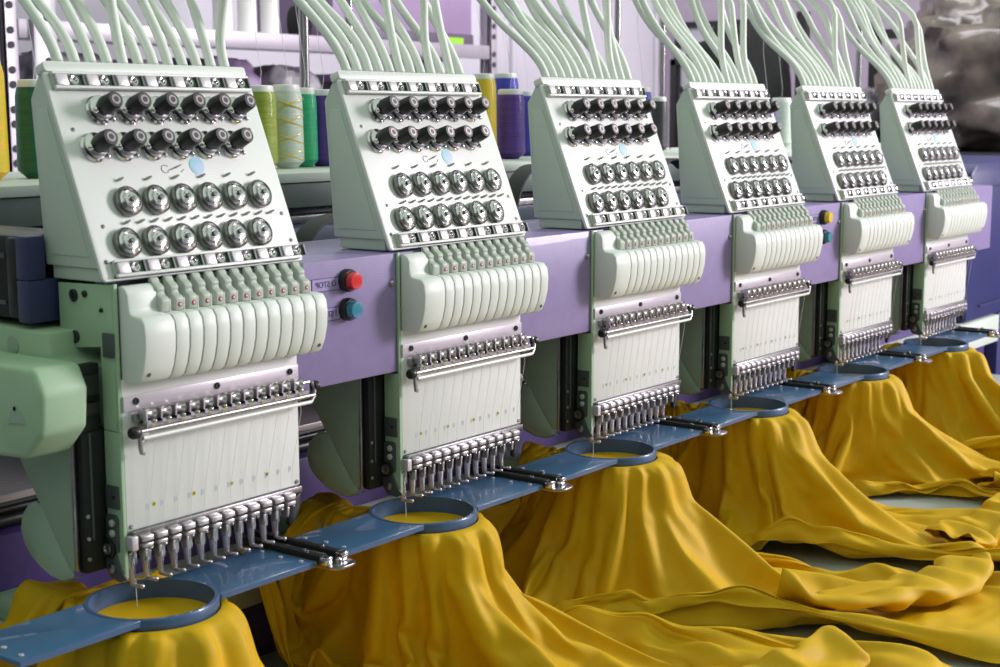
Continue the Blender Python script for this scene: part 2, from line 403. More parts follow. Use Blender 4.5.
    # --- needle clamps and presser feet
    MB().box(.004, .2295, -.0055, -.0002, -.1195, -.1130).build('clamp_rail', 'steel', hd, .0006)
    MB().box(.006, .2275, .0205, .0245, -.150, -.1288).build('lower_rail', 'dark_steel', hd, .0006)
    nc = None
    for i, x in enumerate(NX):
        if nc is None:
            nc = MB().prism([(-.0055, -.1160), (-.0125, -.1172), (-.0130, -.1225), (-.0055, -.1235)], -.0066, .0062).build('needle_clamp', 'foot_metal', hd, .0009)
            MB().box(-.0060, .0056, -.0130, .0, -.1288, -.1246).build('clamp_block', 'foot_metal', nc, .0010)
            MB().prism([(.002, -.1300), (-.004, -.1330), (-.003, -.1440), (.003, -.1460), (.006, -.1380)], .0012, .0052).build('clamp_arm', 'steel', nc, .0008)
            MB().ball((.0035, -.0110, -.1305), .0020, 8, 5).ball((-.0030, .002, -.1330), .0017, 8, 5).build('clamp_screw', 'chrome', nc)
            MB().tube([(0, .010, -.126), (0, .010, -.150)], .0022, 8).tube([(0, .010, -.150), (0, .010, -.166)], [.0009, .0006], 6).build('needle', 'chrome', nc)
            MB().tube([(.0035, .017, -.128), (.0035, .017, -.147), (.004, .013, -.152)], [.0026, .0026, .0015], 8).build('spring', 'dark_steel', nc)
            nc.location = (x, 0, 0)
            FY = .0195
            pf = MB().tube([(-.0022, -.0085, -.1285), (-.0036, -.0098, -.140), (-.0032, -.0090, -.150), (-.0016, -.0082, -.160), (-.0008, -.0082, -.1668)], [.0022, .0031, .0030, .0026, .0022], 8).tube([(-.0008, -.0075, -.1666), (.0, -.0135, -.1674), (.0008, -.0195, -.1672)], [.0022, .0020, .0018], 8).ball((.0010, -.0203, -.1670), .0026, 8, 5).build('presser_foot', 'foot_metal', hd)
            MB().ball((-.0042, -.0118, -.1340), .0030, 8, 5).build('foot_screw', 'chrome', pf)
            pf.location = (x-.002, FY, -.003)
        else:
            n2 = copy_tree(nc, hd); n2.location = (x, 0, 0)
            p2 = copy_tree(pf, hd); p2.location = (x-.002, FY, 0)
    # thread from the working needle into the hoop
    MB().tube([(NX[0], .0100, -.164), (NX[0]+.0004, .0098, -.1925)], .0004, 4).build('needle_thread', 'thread_grey', hd)
    MB().prism([(.2145, -.128), (.2285, -.120), (.2285, -.136), (.2195, -.150), (.2125, -.154), (.2105, -.150)], -.004, .002, 'y').build('end_lug', 'dark_steel', hd, .001)
    # --- side of the case
    MB().box(-.0042, .0, .0, .0030, -.0155, .1255).box(-.0042, .0, .0, .0235, -.158, -.0155).build('case_side', 'cast_light', hd, .0008)
    sp = MB().box(-.0062, -.0042, .0035, .0225, -.0905, -.0680).build('side_block', 'dark_grey', hd, .0006)
    MB().lathe([(.0018, 0), (.0018, .0008), (.0, .0008)], (-.0062, .0105, -.079), (-1, 0, 0), 10).build('block_hole', 'black_plastic', sp)
    pp = MB().prism(round_rect(.006, .0235, -.1335, -.0965, .004), -.0065, -.0042).build('pivot_plate', 'dark_grey', hd, .0005)
    for y, z in ((.0135, -.1045), (.0135, -.1145)):
        MB().lathe([(.0036, 0), (.0036, .0018), (.0022, .0026), (.0, .0028)], (-.0065, y, z), (-1, 0, 0), 12).build('plate_bolt', 'guide_green', pp)
    pv = MB().lathe([(.0092, 0), (.0092, .003), (.0074, .0036), (.0062, .0024)], (-.0060, .019, -.130), (-1, 0, 0), 18).build('pivot_ring', 'dark_steel', hd)
    MB().lathe([(.0060, .001), (.0060, .0042), (.0042, .0046), (.0036, .0030), (.0, .0030)], (-.0060, .019, -.130), (-1, 0, 0), 16).build('pivot_cap', 'steel', pv)
    MB().prism([(.012, -.134), (.025, -.138), (.028, -.150), (.020, -.160), (.006, -.1625), (-.004, -.158), (.004, -.150)], -.0062, -.0030).build('foot_lever', 'dark_grey', hd, .001)
    MB().lathe([(.0050, 0), (.0050, .002), (.0034, .003), (.0, .003)], (-.0062, .016, -.150), (-1, 0, 0), 12).build('lever_pivot', 'steel', hd)
    MB().box(-.002, .0055, -.0095, -.0002, -.1300, -.1165).build('corner_block', 'strip_metal', hd, .0008)
    # --- fixed arm behind the case
    MB().prism([(.0365, -.0145), (.0365, -.1500), (.046, -.1545), (.118, -.052), (.150, -.0145)], -.034, .046).build('arm', 'cast_green', hd, .003)
    MB().box(-.0348, -.0295, .0335, .0365, -.150, -.0148).build('arm_edge', 'steel', hd, .001)
    MB().box(-.0290, .0440, .0258, .0362, -.152, -.0150).build('slide_rail', 'dark_slot', hd, .001)
    for z in (-.096, -.118, -.138):
        MB().lathe([(.0022, 0), (.0022, .001), (.0018, .0016), (.0, .0016)], (-.0255, .0258, z), (0, -1, 0), 10).build('rail_screw', 'steel', hd)
    MB().box(-.0215, -.019, .0240, .0260, -.120, -.016).build('rail_rod', 'dark_grey', hd)
    # hook guard: a bent sheet below the arm
    g = MB()
    outer = [(.098, -.0890), (.115, -.096), (.128, -.109), (.1335, -.124), (.129, -.140), (.117, -.152), (.100, -.161), (.082, -.1665), (.062, -.1670), (.040, -.1580)]
    inner = [(.080, -.0940), (.077, -.099), (.073, -.105), (.068, -.112), (.063, -.119), (.058, -.126), (.053, -.133), (.048, -.140), (.044, -.147), (.040, -.1535)]
    v = []; f = []; n = len(outer)
    for t, dx in ((0, .0), (.55, -.001), (.80, -.0005), (.92, .005), (1.0, .013)):
        for (yo, zo), (yi, zi) in zip(outer, inner):
            v.append((-.0338+dx, yi+(yo-yi)*t, zi+(zo-zi)*t))
    for k in range(4):
        for i in range(n-1): f.append((k*n+i, k*n+i+1, (k+1)*n+i+1, (k+1)*n+i))
    g.add(v, f); go = g.build('hook_guard', 'cast_green', hd)
    md = go.modifiers.new('thickness', 'SOLIDIFY'); md.thickness = .0016
    return hd

proto = make_head()
HLAB = ['embroidery head at the open end of the row, its green arm and gearbox in view',
        'embroidery head on the beam next to the red and blue green push buttons',
        'third embroidery head along the beam, counted from the open green arm end',
        'fourth embroidery head along the beam, next before the one beside the yellow button',
        'embroidery head with the yellow push button on the beam at its open side',
        'last embroidery head of the row, next to the dark blue end cabinet']
heads = []
for h in range(6):
    o = proto if h == 0 else copy_tree(proto)
    o.location = (PITCH*h, 0, Z0); tag(o, HLAB[h], 'embroidery head', 'embroidery heads along the beam'); heads.append(o)

# --- thread tubes, each bent its own way
def bez(p0, p1, p2, p3, n):
    out = []
    for i in range(n+1):
        t = i/n; q = 1-t
        out.append(p0*q**3+p1*3*q*q*t+p2*3*q*t*t+p3*t**3)
    return out
for h in range(6):
    rnd = random.Random(40+h)
    for i in range(12):
        x = .010+.0192*i
        p0 = PL(x, .214, -.003)
        u = i/11
        lean = 1.28-.40*u+rnd.uniform(-.12, .12)
        if h == 0 and i >= 11: lean = -.35
        if i in ((4, 7, 10), (5, 8, 10), (7, 9, 10), (6, 9, 10), (8, 10, 11), (5, 9, 11))[h]: lean *= rnd.uniform(.15, .5)
        sw = rnd.uniform(-.012, .012)
        p1 = p0+Vector((0, .018, .045+rnd.uniform(0, .015)))
        p2 = p0+Vector((sw-.012*lean, .052*lean, .055+rnd.uniform(.0, .03)))
        p3 = p0+Vector((sw*2-.020*lean, .078*lean, .135+rnd.uniform(-.015, .015)))
        p4 = Vector((.06+(x-.1)*.6+sw, .27, .70))
        pts = bez(p0, p1, p2, p3, 14)+bez(p3, p3+(p3-p2)*.9, p4-Vector((0, .02, .16)), p4, 8)[1:]
        MB().tube(pts, .0054, 10).build('thread_tube', 'tube_plastic', heads[h])

# --- the first head has its arm and drive uncovered
h0 = heads[0]
MB().prism([(.0032, -.0150), (.0235, -.0150), (.0235, .0645), (.084, .0585), (.084, .1225), (.0032, .1245)], -.0042, .0).build('bearing_plate', 'cast_light', h0, .001)
for y, z, rr in ((.060, .1115, .0062), (.060, .0715, .0062), (.043, .114, .0034), (.019, .100, .0022)):
    MB().lathe([(rr, 0), (rr, .0014), (rr*.75, .0022), (rr*.6, .0012), (.0, .0012)], (-.0042, y, z), (-1, 0, 0), 16).build('plate_bolt', 'dark_steel', h0)
MB().box(-.0066, -.0042, .0015, .0175, .056, .079).build('side_block', 'dark_grey', h0, .0006)
MB().prism([(.0365, -.0145), (.0365, .044), (.060, .052), (.062, .078), (.30, .081), (.30, -.0145)], -.034, .046).build('arm_upper', 'cast_light', h0, .003)
MB().box(-.0290, -.0045, .0258, .0362, -.0150, .050).build('slide_head', 'dark_slot', h0, .002)
MB().box(-.0305, -.008, .0215, .0258, .020, .040).box(-.0285, -.010, .0195, .0258, .002, .014).build('slide_block', 'black_plastic', h0, .0015)
MB().lathe([(.009, 0), (.009, .001), (.0, .0014)], (-.034, .118, .062), (-1, 0, 0), 20).build('oil_cap', 'cast_green', h0)
gb = MB().prism([(.012, .0560), (.0, .034), (.004, -.004), (.030, -.030), (.20, -.040), (.20, .056)], -.088, -.036).build('gearbox_cover', 'cast_light', h0, .006, bseg=3)
MB().prism([(.040, .020), (.046, .012), (.052, .002), (.040, .0035), (.026, .004), (.030, .012)], -.0895, -.088).build('paint_patch', 'cast_green', gb)
MB().lathe([(.0024, 0), (.0024, .001), (.0, .001)], (-.0885, .040, .017), (-1, 0, 0), 10).build('cover_screw', 'dark_grey', gb)

# drive motor behind the first head
mo = empty('drive_motor', (0, 0, Z0), 'black square drive motor on the green arm of the end head', 'motor')
MB().box(-.030, .045, .109, .30, .0865, .168).build('motor_body', 'black_plastic', mo, .004)
MB().box(-.0325, .047, .109, .126, .0885, .166).build('motor_flange', 'dark_steel', mo, .003)
MB().box(-.0312, -.030, .155, .205, .118, .135).build('motor_plate', 'print_blue', mo, .0003)
MB().box(-.0315, -.030, .13, .29, .145, .150).box(-.0315, -.030, .13, .29, .100, .104).build('motor_rib', 'dark_grey', mo)
bk = MB().box(-.034, .044, .0890, .1080, .0845, .1255).box(-.034, -.0130, .0890, .1080, .1255, .168).build('motor_bracket', 'navy', mo, .002)

# ------------------------------------------------------------------ hoops and clamps
HC = (.006, -.0255); HR = .0625; HZ = -.1745
def make_hoop():
    hp = empty('embroidery_hoop', (0, 0, Z0))
    ring = MB(); seg = 56; v = []; f = []
    prof = [(HR-.0035, HZ), (HR, HZ), (HR+.0008, HZ-.0015), (HR+.0008, HZ-.0105), (HR-.0005, HZ-.0125), (HR-.0005, HZ-.0205), (HR-.0035, HZ-.0205)]
    for k in range(seg):
        an = 2*math.pi*k/seg
        for rr, z in prof: v.append((HC[0]+rr*math.cos(an), HC[1]+rr*math.sin(an), z))
    n = len(prof)
    for k in range(seg):
        for i in range(n): f.append((k*n+i, ((k+1) % seg)*n+i, ((k+1) % seg)*n+(i+1) % n, k*n+(i+1) % n))
    ring.add(v, f).build('hoop_ring', 'hoop_edge', hp)
    # side plates with a round bite where the ring sits
    y0, y1 = -.067, .016
    def plate(x_end, sgn, name):
        poly = []
        R = HR+.0004
        a0 = math.asin((y1-HC[1])/R); a1 = math.asin((y0-HC[1])/R)
        arc = []
        for i in range(15):
            t = a0+(a1-a0)*i/14
            arc.append((HC[0]+sgn*R*math.cos(t), HC[1]+R*math.sin(t)))
        poly = arc+[(x_end, y0), (x_end, y1)]
        o = MB().prism(poly, HZ-.0052, HZ-.0004, 'z').build(name, 'hoop_blue', hp, .0007)
        xa = HC[0]+sgn*(R*math.cos(a1)+.002)
        MB().box(min(xa, x_end), max(xa, x_end), y0-.0012, y0, HZ-.0060, HZ-.0008).build('plate_lip', 'hoop_edge', o)
        for (dx, dy) in ((-.010*sgn, .012), (-.010*sgn, .070), (-.012*sgn, .040)):
            MB().lathe([(.0026, 0), (.0026, .0010), (.0, .0014)], (x_end+dx, y0+dy, HZ-.0004), (0, 0, 1), 10).build('plate_rivet', 'strip_metal', o)
        return o
    plate(-.170, -1, 'hoop_plate'); plate(.186, 1, 'hoop_plate')
    return hp
hproto = make_hoop()
HOOPL = ['blue hoop frame below the embroidery head at the open green arm end', 'blue hoop frame below the head next to the red button', 'blue hoop frame below the third embroidery head from the green arm end',
         'blue hoop frame below the fourth embroidery head from the green arm end', 'blue hoop frame below the head next to the yellow button', 'blue hoop frame below the last embroidery head, by the blue cabinet']
for h in range(6):
    o = hproto if h == 0 else copy_tree(hproto)
    o.location = (PITCH*h, 0, Z0); tag(o, HOOPL[h], 'hoop frame', 'blue hoop frames below the heads')
def make_clamp():
    c = empty('frame_clamp', (0, 0, Z0))
    z = HZ
    MB().prism(round_rect(.190, .226, -.092, .060, .012, 5), z-.0085, z-.0052, 'z').build('clamp_base', 'steel', c, .0008)
    for x in (.1935, .2170):
        b = MB().prism(round_rect(x-.0045, x+.0045, -.070, .060, .002), z-.005, z+.0045, 'z').build('clamp_bar', 'dark_slot', c, .001)
        MB().box(x-.0055, x+.0055, -.079, -.069, z-.005, z+.004).build('bar_end', 'chrome', b, .0015)
        MB().lathe([(.003, 0), (.003, .002), (.0, .003)], (x, -.045, z+.0045), (0, 0, 1), 10).build('bar_screw', 'chrome', b)
    MB().lathe([(.004, 0), (.004, .004), (.003, .006), (.0, .006)], (.2055, -.080, z-.0052), (0, 0, 1), 12).build('clamp_bolt', 'chrome', c)
    MB().tube([(.2055, -.062, z-.001), (.2055, .055, z-.001)], .0032, 8).build('clamp_rod', 'steel', c)
    return c
cproto = make_clamp()
CLL = ['dark rail clamp with chrome ends after the first hoop frame from the green arm', 'dark rail clamp with chrome ends after the second hoop frame from the green arm',
       'dark rail clamp with chrome ends after the third hoop frame from the green arm', 'dark rail clamp with chrome ends after the fourth hoop frame from the green arm',
       'dark rail clamp with chrome ends just before the last hoop frame', 'dark rail clamp with chrome ends at the free outer end of the last hoop frame']
for h in range(6):
    o = cproto if h == 0 else copy_tree(cproto)
    o.location = (PITCH*h, 0, Z0); tag(o, CLL[h], 'frame clamp', 'clamps between the hoop frames')

# ------------------------------------------------------------------ lower machine bed
bed = empty('machine_bed', (0, 0, Z0), 'purple lower bed of the machine behind the hanging shirts', 'machine bed')
MB().box(-.6, 2.70, .20, .62, -.235, -.150).build('bed_beam', 'deep_purple', bed, .003)
MB().box(-.6, 2.95, .165, .60, -.305, -.2355).build('bed_ledge', 'pale_ledge', bed, .003)
MB().box(-.6, 2.95, .20, .60, -.50, -.3055).build('bed_panel', 'deep_purple', bed, .003)
MB().box(-.6, 2.70, .23, .60, -.1495, -.1235).build('rail_base', 'dark_grey', bed, .002)
for y, z, rr in ((.218, -.140, .008), (.216, -.128, .004)):
    MB().tube([(-.6, y, z), (2.65, y, z)], rr, 10).build('drive_rail', 'dark_steel', bed)
MB().prism([(.215, -.112), (.50, -.052), (.50, -.060), (.215, -.120)], -.6, 2.60).build('sheet_cover', 'strip_metal', bed, .001)
for h in range(6):
    x = PITCH*h
    MB().box(x-.020, x+.034, -.050, .20, -.234, -.207).build('bed_arm', 'cast_light', bed, .006)
for x in (-.45, 1.1, 2.6):
    MB().box(x-.04, x+.04, .24, .56, -Z0, -.50).build('bed_leg', 'deep_purple', bed, .003)

# ------------------------------------------------------------------ work table
TZ = -.385
tb = empty('work_table', (0, 0, Z0), 'pale grey work table under the mustard shirts', 'table')
MB().box(-.75, 2.9, -.95, .195, TZ-.025, TZ).build('table_top', 'table', tb, .003)
for x in (-.7, 1.05, 2.85):
    for y in (-.9, .15):
        MB().box(x-.025, x+.025, y-.025, y+.025, -Z0, TZ-.025).build('table_leg', 'steel', tb, .002)

# ------------------------------------------------------------------ thread rack behind the heads
rk = empty('thread_rack', (0, 0, Z0), 'long pale thread rack shelf behind the embroidery heads', 'thread rack')
MB().box(-.6, 3.15, .40, .80, .186, .200).build('rack_shelf', 'pale_ledge', rk, .002)
MB().box(-.6, 3.15, .405, .425, .150, .1855).build('rack_rail', 'ledge_grey', rk, .002)
MB().box(-.6, 3.15, .39, .43, .128, .140).build('steel_rail', 'steel', rk, .002)
for x in (-.5, 1.0, 2.6):
    MB().box(x-.03, x+.03, .56, .60, -.1230, .186).build('rack_leg', 'navy', rk, .002)
def pole(x, y, rad, lab):
    o = MB().tube([(x, y, .2005), (x, y, 1.3)], rad, 14).lathe([(.022, 0), (.022, .004), (.012, .010), (rad, .010)], (x, y, .2005), (0, 0, 1), 16).build('rack_pole', 'pole_steel')
    o.location = (0, 0, Z0); tag(o, lab, 'pole', 'chrome poles of the thread rack')
pole(.93, .67, .0085, 'thick chrome pole standing behind the teal green thread cone')
pole(1.072, .70, .0075, 'chrome pole rising behind the thread tubes of the red button head')
pole(1.94, .70, .007, 'chrome pole rising behind the tubes of the third embroidery head')
pole(2.132, .70, .007, 'chrome pole beside the black thread cone')
pole(3.07, .63, .009, 'chrome pole at the blue cabinet end of the thread rack')
MB().box(-.0, 2.68, .4405, .46, -.013, .1850).build('rear_panel', 'navy', beam, .002)
channel = MB().box(.0, 2.5, .2005, .44, -.013, .098).build('channel', 'navy', beam, .002)
MB().prism([(.30, .0985), (.34, .128), (.40, .128), (.44, .0985)], .0, 2.5).build('cable_duct', 'navy', beam, .004)

CONEM = {}
def conemat(k, rgb, rgb2):
    CONEM[k] = mat('thread_'+k, rgb, .38, rgb2=rgb2, scale=26, bump=.5, bscale=240, stretch=(.25, .25, 6), coat=.15)
conemat('yellow', (232, 178, 10), (200, 190, 20)); conemat('dark_green', (10, 104, 62), (6, 78, 60)); conemat('olive', (150, 160, 40), (120, 140, 30))
conemat('pale', (206, 216, 204), (190, 204, 190)); conemat('teal', (20, 150, 120), (30, 180, 110)); conemat('purple', (66, 34, 122), (84, 48, 150))
conemat('navy', (40, 52, 160), (60, 60, 190)); conemat('black', (36, 40, 40), (56, 58, 60)); conemat('violet', (74, 50, 150), (50, 60, 170))
def cone(x, y, hgt, k, lab, rad=.0255, lace=False, thread=True, band=False):
    c = empty('thread_cone', (x, y, Z0+.2005), lab, 'thread cone', 'thread cones on the rack')
    MB().lathe([(rad*.55, 0), (rad*.62, .002), (rad*.98, .010), (rad, .016), (rad*.95, hgt-.022), (rad*.86, hgt-.010), (rad*.6, hgt-.009)], (0, 0, 0), (0, 0, 1), 26).build('thread_body', CONEM[k], c)
    MB().lathe([(rad*.80, hgt-.0105), (rad*.82, hgt-.009), (rad*.78, hgt-.001), (rad*.70, hgt), (rad*.35, hgt), (rad*.33, hgt-.006)], (0, 0, 0), (0, 0, 1), 22).build('cone_cap', 'plate_white', c)
    if band:
        MB().lathe([(rad*1.01, hgt*.60), (rad*1.01, hgt*.70)], (0, 0, 0), (0, 0, 1), 26).build('paper_band', 'plate_white', c)
    if lace:
        for j in range(4):
            z0 = .02+.026*j
            for s in (1, -1):
                pts = [((rad*1.0)*math.cos(t), (rad*1.0)*math.sin(t), z0+.009*s*math.sin((t+2.2))) for t in [math.pi+.3+2.6*q/12 for q in range(13)]]
                MB().tube(pts, .0008, 5).build('loose_thread', 'yellow_cap', c)
    if thread:
        MB().tube([(0, 0, hgt), (.004, .0, hgt+.02), (-.004, .01, hgt+.12), (.0, .02, hgt+.5)], .0004, 4).build('thread_strand', 'thread_grey', c)
cone(.245, .56, .155, 'yellow', 'golden yellow thread cone beside the dark green one, behind the end head')
cone(.318, .56, .128, 'dark_green', 'dark green thread cone behind the embroidery head with the open arm')
cone(.712, .55, .126, 'olive', 'olive green thread cone beside the white one laced with yellow thread')
cone(.772, .555, .128, 'pale', 'white thread cone laced with crossing yellow thread', .0262, True)
cone(.822, .565, .124, 'teal', 'teal green thread cone in front of the thick chrome pole', .020)
cone(.868, .57, .122, 'purple', 'dark purple thread cone beside the teal green one', .026)
cone(1.275, .56, .155, 'yellow', 'tall golden yellow thread cone beside the big purple one', .025)
cone(1.350, .555, .128, 'purple', 'big purple thread cone beside the tall golden yellow one', .0285)
cone(1.475, .66, .162, 'navy', 'royal blue thread cone with a paper band behind the big purple one', .027, band=True)
cone(1.545, .66, .128, 'violet', 'violet thread cone partly behind the housing of the third head', .027)
cone(1.835, .57, .138, 'violet', 'blue violet thread cone beside the chrome pole, behind the third head', .022)
cone(1.985, .62, .120, 'black', 'black thread cone next to the chrome pole', .022)
cone(1.82, .655, .165, 'purple', 'purple thread cone behind the blue violet one', .024)
cone(2.545, .60, .122, 'pale', 'plain white thread cone behind the fourth embroidery head', .030)
cone(2.465, .60, .110, 'purple', 'purple thread cone beside the plain white one', .024)

def ribbon(path, wdir, width, thick, name, m):
    path = [Vector(q) for q in path]; wd = Vector(wdir).normalized(); v = []; f = []; n = len(path)
    for i, q in enumerate(path):
        t = (path[min(i+1, n-1)]-path[max(i-1, 0)]).normalized(); nn = t.cross(wd).normalized()
        for aa, bb in ((-1, -1), (1, -1), (1, 1), (-1, 1)): v.append(q+wd*aa*width/2+nn*bb*thick/2)
    for i in range(n-1):
        for k in range(4): f.append((i*4+k, i*4+(k+1) % 4, (i+1)*4+(k+1) % 4, (i+1)*4+k))
    f += [(3, 2, 1, 0), tuple((n-1)*4+k for k in range(4))]
    return MB().add(v, f).build(name, m)
CBL = ['black flat cable curving down behind the head next to the red button', 'black flat cable curving down before the third embroidery head', 'black flat cable curving down before the fourth embroidery head', 'black flat cable curving down before the head by the yellow button', 'black flat cable curving down before the last head']
for h in range(1, 6):
    if h == 1: pth = bez(Vector((.20, .25, .150)), Vector((.15, .25, .152)), Vector((.10, .25, .150)), Vector((.085, .25, .100)), 10); wd = (0, 1, 0)
    else: pth = bez(Vector((.27, .25, .185)), Vector((.20, .25, .225)), Vector((.145, .25, .20)), Vector((.132, .25, .100)), 14); wd = (.1, 1, 0)
    o = ribbon(pth, wd, .034, .003, 'flat_cable', 'cable_black'); o.location = (PITCH*h, 0, Z0)
    tag(o, CBL[h-1], 'cable', 'flat cables behind the heads')

# end cabinet
ec = empty('end_cabinet', (0, 0, Z0), 'dark blue cabinet closing the far end of the machine', 'cabinet')
MB().prism([(2.72, -.232), (2.72, .135), (2.76, .160), (3.5, .160), (3.5, -.232)], .17, .62, 'y').build('cabinet_body', 'royal_navy', ec, .006)
MB().box(2.96, 3.5, .17, .62, -Z0, -.2325).build('cabinet_base', 'royal_navy', ec, .004)
MB().box(2.80, 3.45, .164, .170, -.20, -.196).box(2.80, 3.45, .164, .170, .10, .104).build('panel_groove', 'navy', ec)

# ------------------------------------------------------------------ background
from mathutils import noise as mnoise
mat('rack_metal', (186, 178, 190), .4, .3, noise=.08, scale=10)
mat('hole_dark', (60, 56, 66), .7)
mat('plastic_lilac', (186, 160, 196), .2, rgb2=(120, 96, 132), scale=14, bump=.8, bscale=18, coat=.6)
mat('plastic_grey', (196, 190, 198), .18, rgb2=(96, 90, 100), scale=12, bump=.9, bscale=22, coat=.7)
mat('plastic_white', (226, 222, 228), .2, rgb2=(150, 140, 156), scale=12, bump=.9, bscale=22, coat=.7)
mat('plastic_brown', (122, 110, 102), .28, rgb2=(66, 58, 56), scale=7, bump=1.0, bscale=14, coat=.6)
mat('plastic_dark', (84, 80, 84), .25, rgb2=(150, 140, 150), scale=6, bump=.9, bscale=10, coat=.6)
mat('box_lilac', (166, 142, 178), .35, noise=.12, scale=6)
mat('box_dark', (104, 92, 112), .4, noise=.1, scale=6)
mat('green_label', (150, 210, 40), .5)
mat('black_cloth', (26, 26, 27), .8, noise=.3, scale=8, bump=.3, bscale=40)
mat('rack_black', (40, 38, 42), .5, noise=.1)
def lump(name, c, size, m, seed, amp=.12, freq=2.2, sq=.6, parent=None, n=20):
    v = []; f = []; sv = Vector((seed*3.1, seed*1.7, seed*.9))
    for i in range(n+1):
        th = math.pi*i/n
        for j in range(2*n):
            ph = math.pi*j/n
            d = Vector((math.sin(th)*math.cos(ph), math.sin(th)*math.sin(ph), -math.cos(th)))
            q = Vector([math.copysign(abs(k)**sq, k) for k in d])
            w = 1+amp*mnoise.noise(d*freq+sv)+amp*.5*mnoise.noise(d*freq*2.7+sv)
            z = max(q.z*w, -.93)
            v.append((q.x*w*size[0]/2, q.y*w*size[1]/2, z*size[2]/2+.93*size[2]/2))
    for i in range(n):
        for j in range(2*n): f.append((i*2*n+j, i*2*n+(j+1) % (2*n), (i+1)*2*n+(j+1) % (2*n), (i+1)*2*n+j))
    o = MB().add(v, f).build(name, m, parent, ang=70); o.location = c
    return o
SY0, SY1 = 2.2, 2.62
sr = empty('storage_rack', (0, 0, 0), 'pale metal storage rack with perforated posts', 'rack')
for x in (1.40, 3.42):
    for y in (SY0, SY1):
        ps = MB().box(x, x+.045, y, y+.012, 0, 2.3).box(x, x+.012, y, y+.045, 0, 2.3).build('rack_post', 'rack_metal', sr, .001)
        if y == SY0:
            for k in range(14):
                MB().lathe([(.010, 0), (.010, .002)], (x+.024, y-.001, 1.10+.05*k+(.013 if k % 2 else 0)), (0, -1, 0), 10, 1., 1.).build('post_hole', 'hole_dark', ps)
wp = MB().box(1.485, 1.555, SY0-.014, SY0-.001, 0, 2.3).build('rack_post', 'rack_metal', sr, .001)
for k in range(12):
    MB().lathe([(.009, 0), (.009, .002)], (1.525, SY0-.015, 1.14+.055*k), (0, -1, 0), 10).build('post_hole', 'hole_dark', wp)
for z in (.90, 1.205, 1.60, 2.05):
    MB().box(1.40, 3.465, SY0+.012, SY1, z, z+.018).build('rack_shelf', 'rack_metal', sr, .001)
    MB().box(1.45, 3.42, SY0+.001, SY0+.0118, z-.018, z+.030).build('shelf_edge', 'rack_metal', sr, .001)
BAG = [('plastic_grey', 'grey'), ('plastic_lilac', 'lilac'), ('plastic_white', 'white')]
POS = ['beside the perforated post', 'second from the perforated post', 'third from the perforated post', 'fourth from the perforated post', 'fifth from the perforated post', 'sixth from the perforated post', 'seventh from the perforated post']
for k in range(4):
    mm, cn = BAG[(0, 2, 1, 0, 2, 1, 0)[k]]
    o = lump('wrapped_bundle', (1.715+.27*k, SY0+.21, 1.2235), (.245, .34, .350-.02*(k % 2)), mm, k+1, .10, 3.0, .55, n=16)
    tag(o, 'plastic wrapped %s bundle on the rack shelf, %s' % (cn, POS[k]), 'bundle', 'wrapped bundles on the rack')
for k, x in enumerate((2.235, 2.335, 2.43)):
    s = empty('white_spool', (x, SY0+.10, 1.618), ['white thread spool on the rack shelf, nearest the perforated post', 'white thread spool on the rack shelf between two others', 'white thread spool on the rack shelf beside the black roll'][k], 'spool', 'white spools on the rack')
    MB().lathe([(.034, 0), (.034, .006), (.030, .012), (.029, .15), (.034, .156), (.034, .162)], (0, 0, 0), (0, 0, 1), 18).build('spool_body', 'plate_white', s)
    MB().lathe([(.012, .162), (.012, .175)], (0, 0, 0), (0, 0, 1), 12).build('spool_tip', 'dark_grey', s)
br = empty('black_roll', (2.56, SY0+.10, 1.618), 'small black tape roll beside the white spools', 'roll')
MB().lathe([(.030, -.02), (.055, -.02), (.055, .02), (.030, .02), (.022, .02), (.022, -.02)], (0, 0, .055), (.4, -1, 0), 20).build('tape', 'black_cloth', br)
MB().lathe([(.021, -.019), (.021, .019)], (0, 0, .055), (.4, -1, 0), 16).build('core', 'plate_white', br)
bx = empty('storage_box', (2.95, SY0+.04, 1.618), 'lilac storage box with a dark band and green label on the rack', 'box')
MB().box(-.30, .42, 0, .36, .0, .40).build('box_body', 'box_lilac', bx, .008)
MB().box(-.302, .422, -.004, .0, -.0, .05).build('box_band', 'box_dark', bx, .002)
MB().box(.24, .36, -.008, -.0045, .012, .036).build('box_label', 'green_label', bx)
cr = empty('crate', (3.05, SY0+.05, 1.2235), 'grey purple crate on the middle shelf of the rack', 'crate')
MB().box(-.32, .34, 0, .30, .0, .27).build('crate_body', 'box_dark', cr, .01)
MB().box(-.33, .35, -.010, .31, .27, .295).build('crate_lid', 'box_lilac', cr, .006)
lg = lump('white_cloth', (3.20, SY0-.02+.10, 1.2235+.2955), (.16, .12, .06), 'plastic_white', 31, .2, 2, .7, n=12); tag(lg, 'small crumpled white cloth on the crate lid', 'cloth')

# pale partition panels, frame and black garment towards the end wall
for k in range(4):
    o = MB().box(4.30+.42*k, 4.30+.42*k+.40, 3.05, 3.09, 0, 3.0).box(4.30+.42*k+.37, 4.30+.42*k+.40, 3.03, 3.05, 0, 3.0).build('partition_panel', 'wall_mat', None, .004)
    tag(o, 'pale upright partition panel against the back wall', 'partition', 'pale partition panels')
pf = empty('picture_frame', (5.995, 2.72, 0), 'dark thin picture frame on the end wall', 'picture frame')
MB().box(-.03, 0, -.22, .22, 1.50, 1.53).box(-.03, 0, -.22, .22, 1.83, 1.86).box(-.03, 0, -.22, -.19, 1.53, 1.83).box(-.03, 0, .19, .22, 1.53, 1.83).build('frame', 'rack_black', pf)
MB().box(-.012, -.002, -.19, .19, 1.53, 1.83).build('picture', 'wall_mat', pf)
stand = empty('garment_stand', (4.75, 1.90, 0), 'black garment draped over a dark metal stand', 'garment stand')
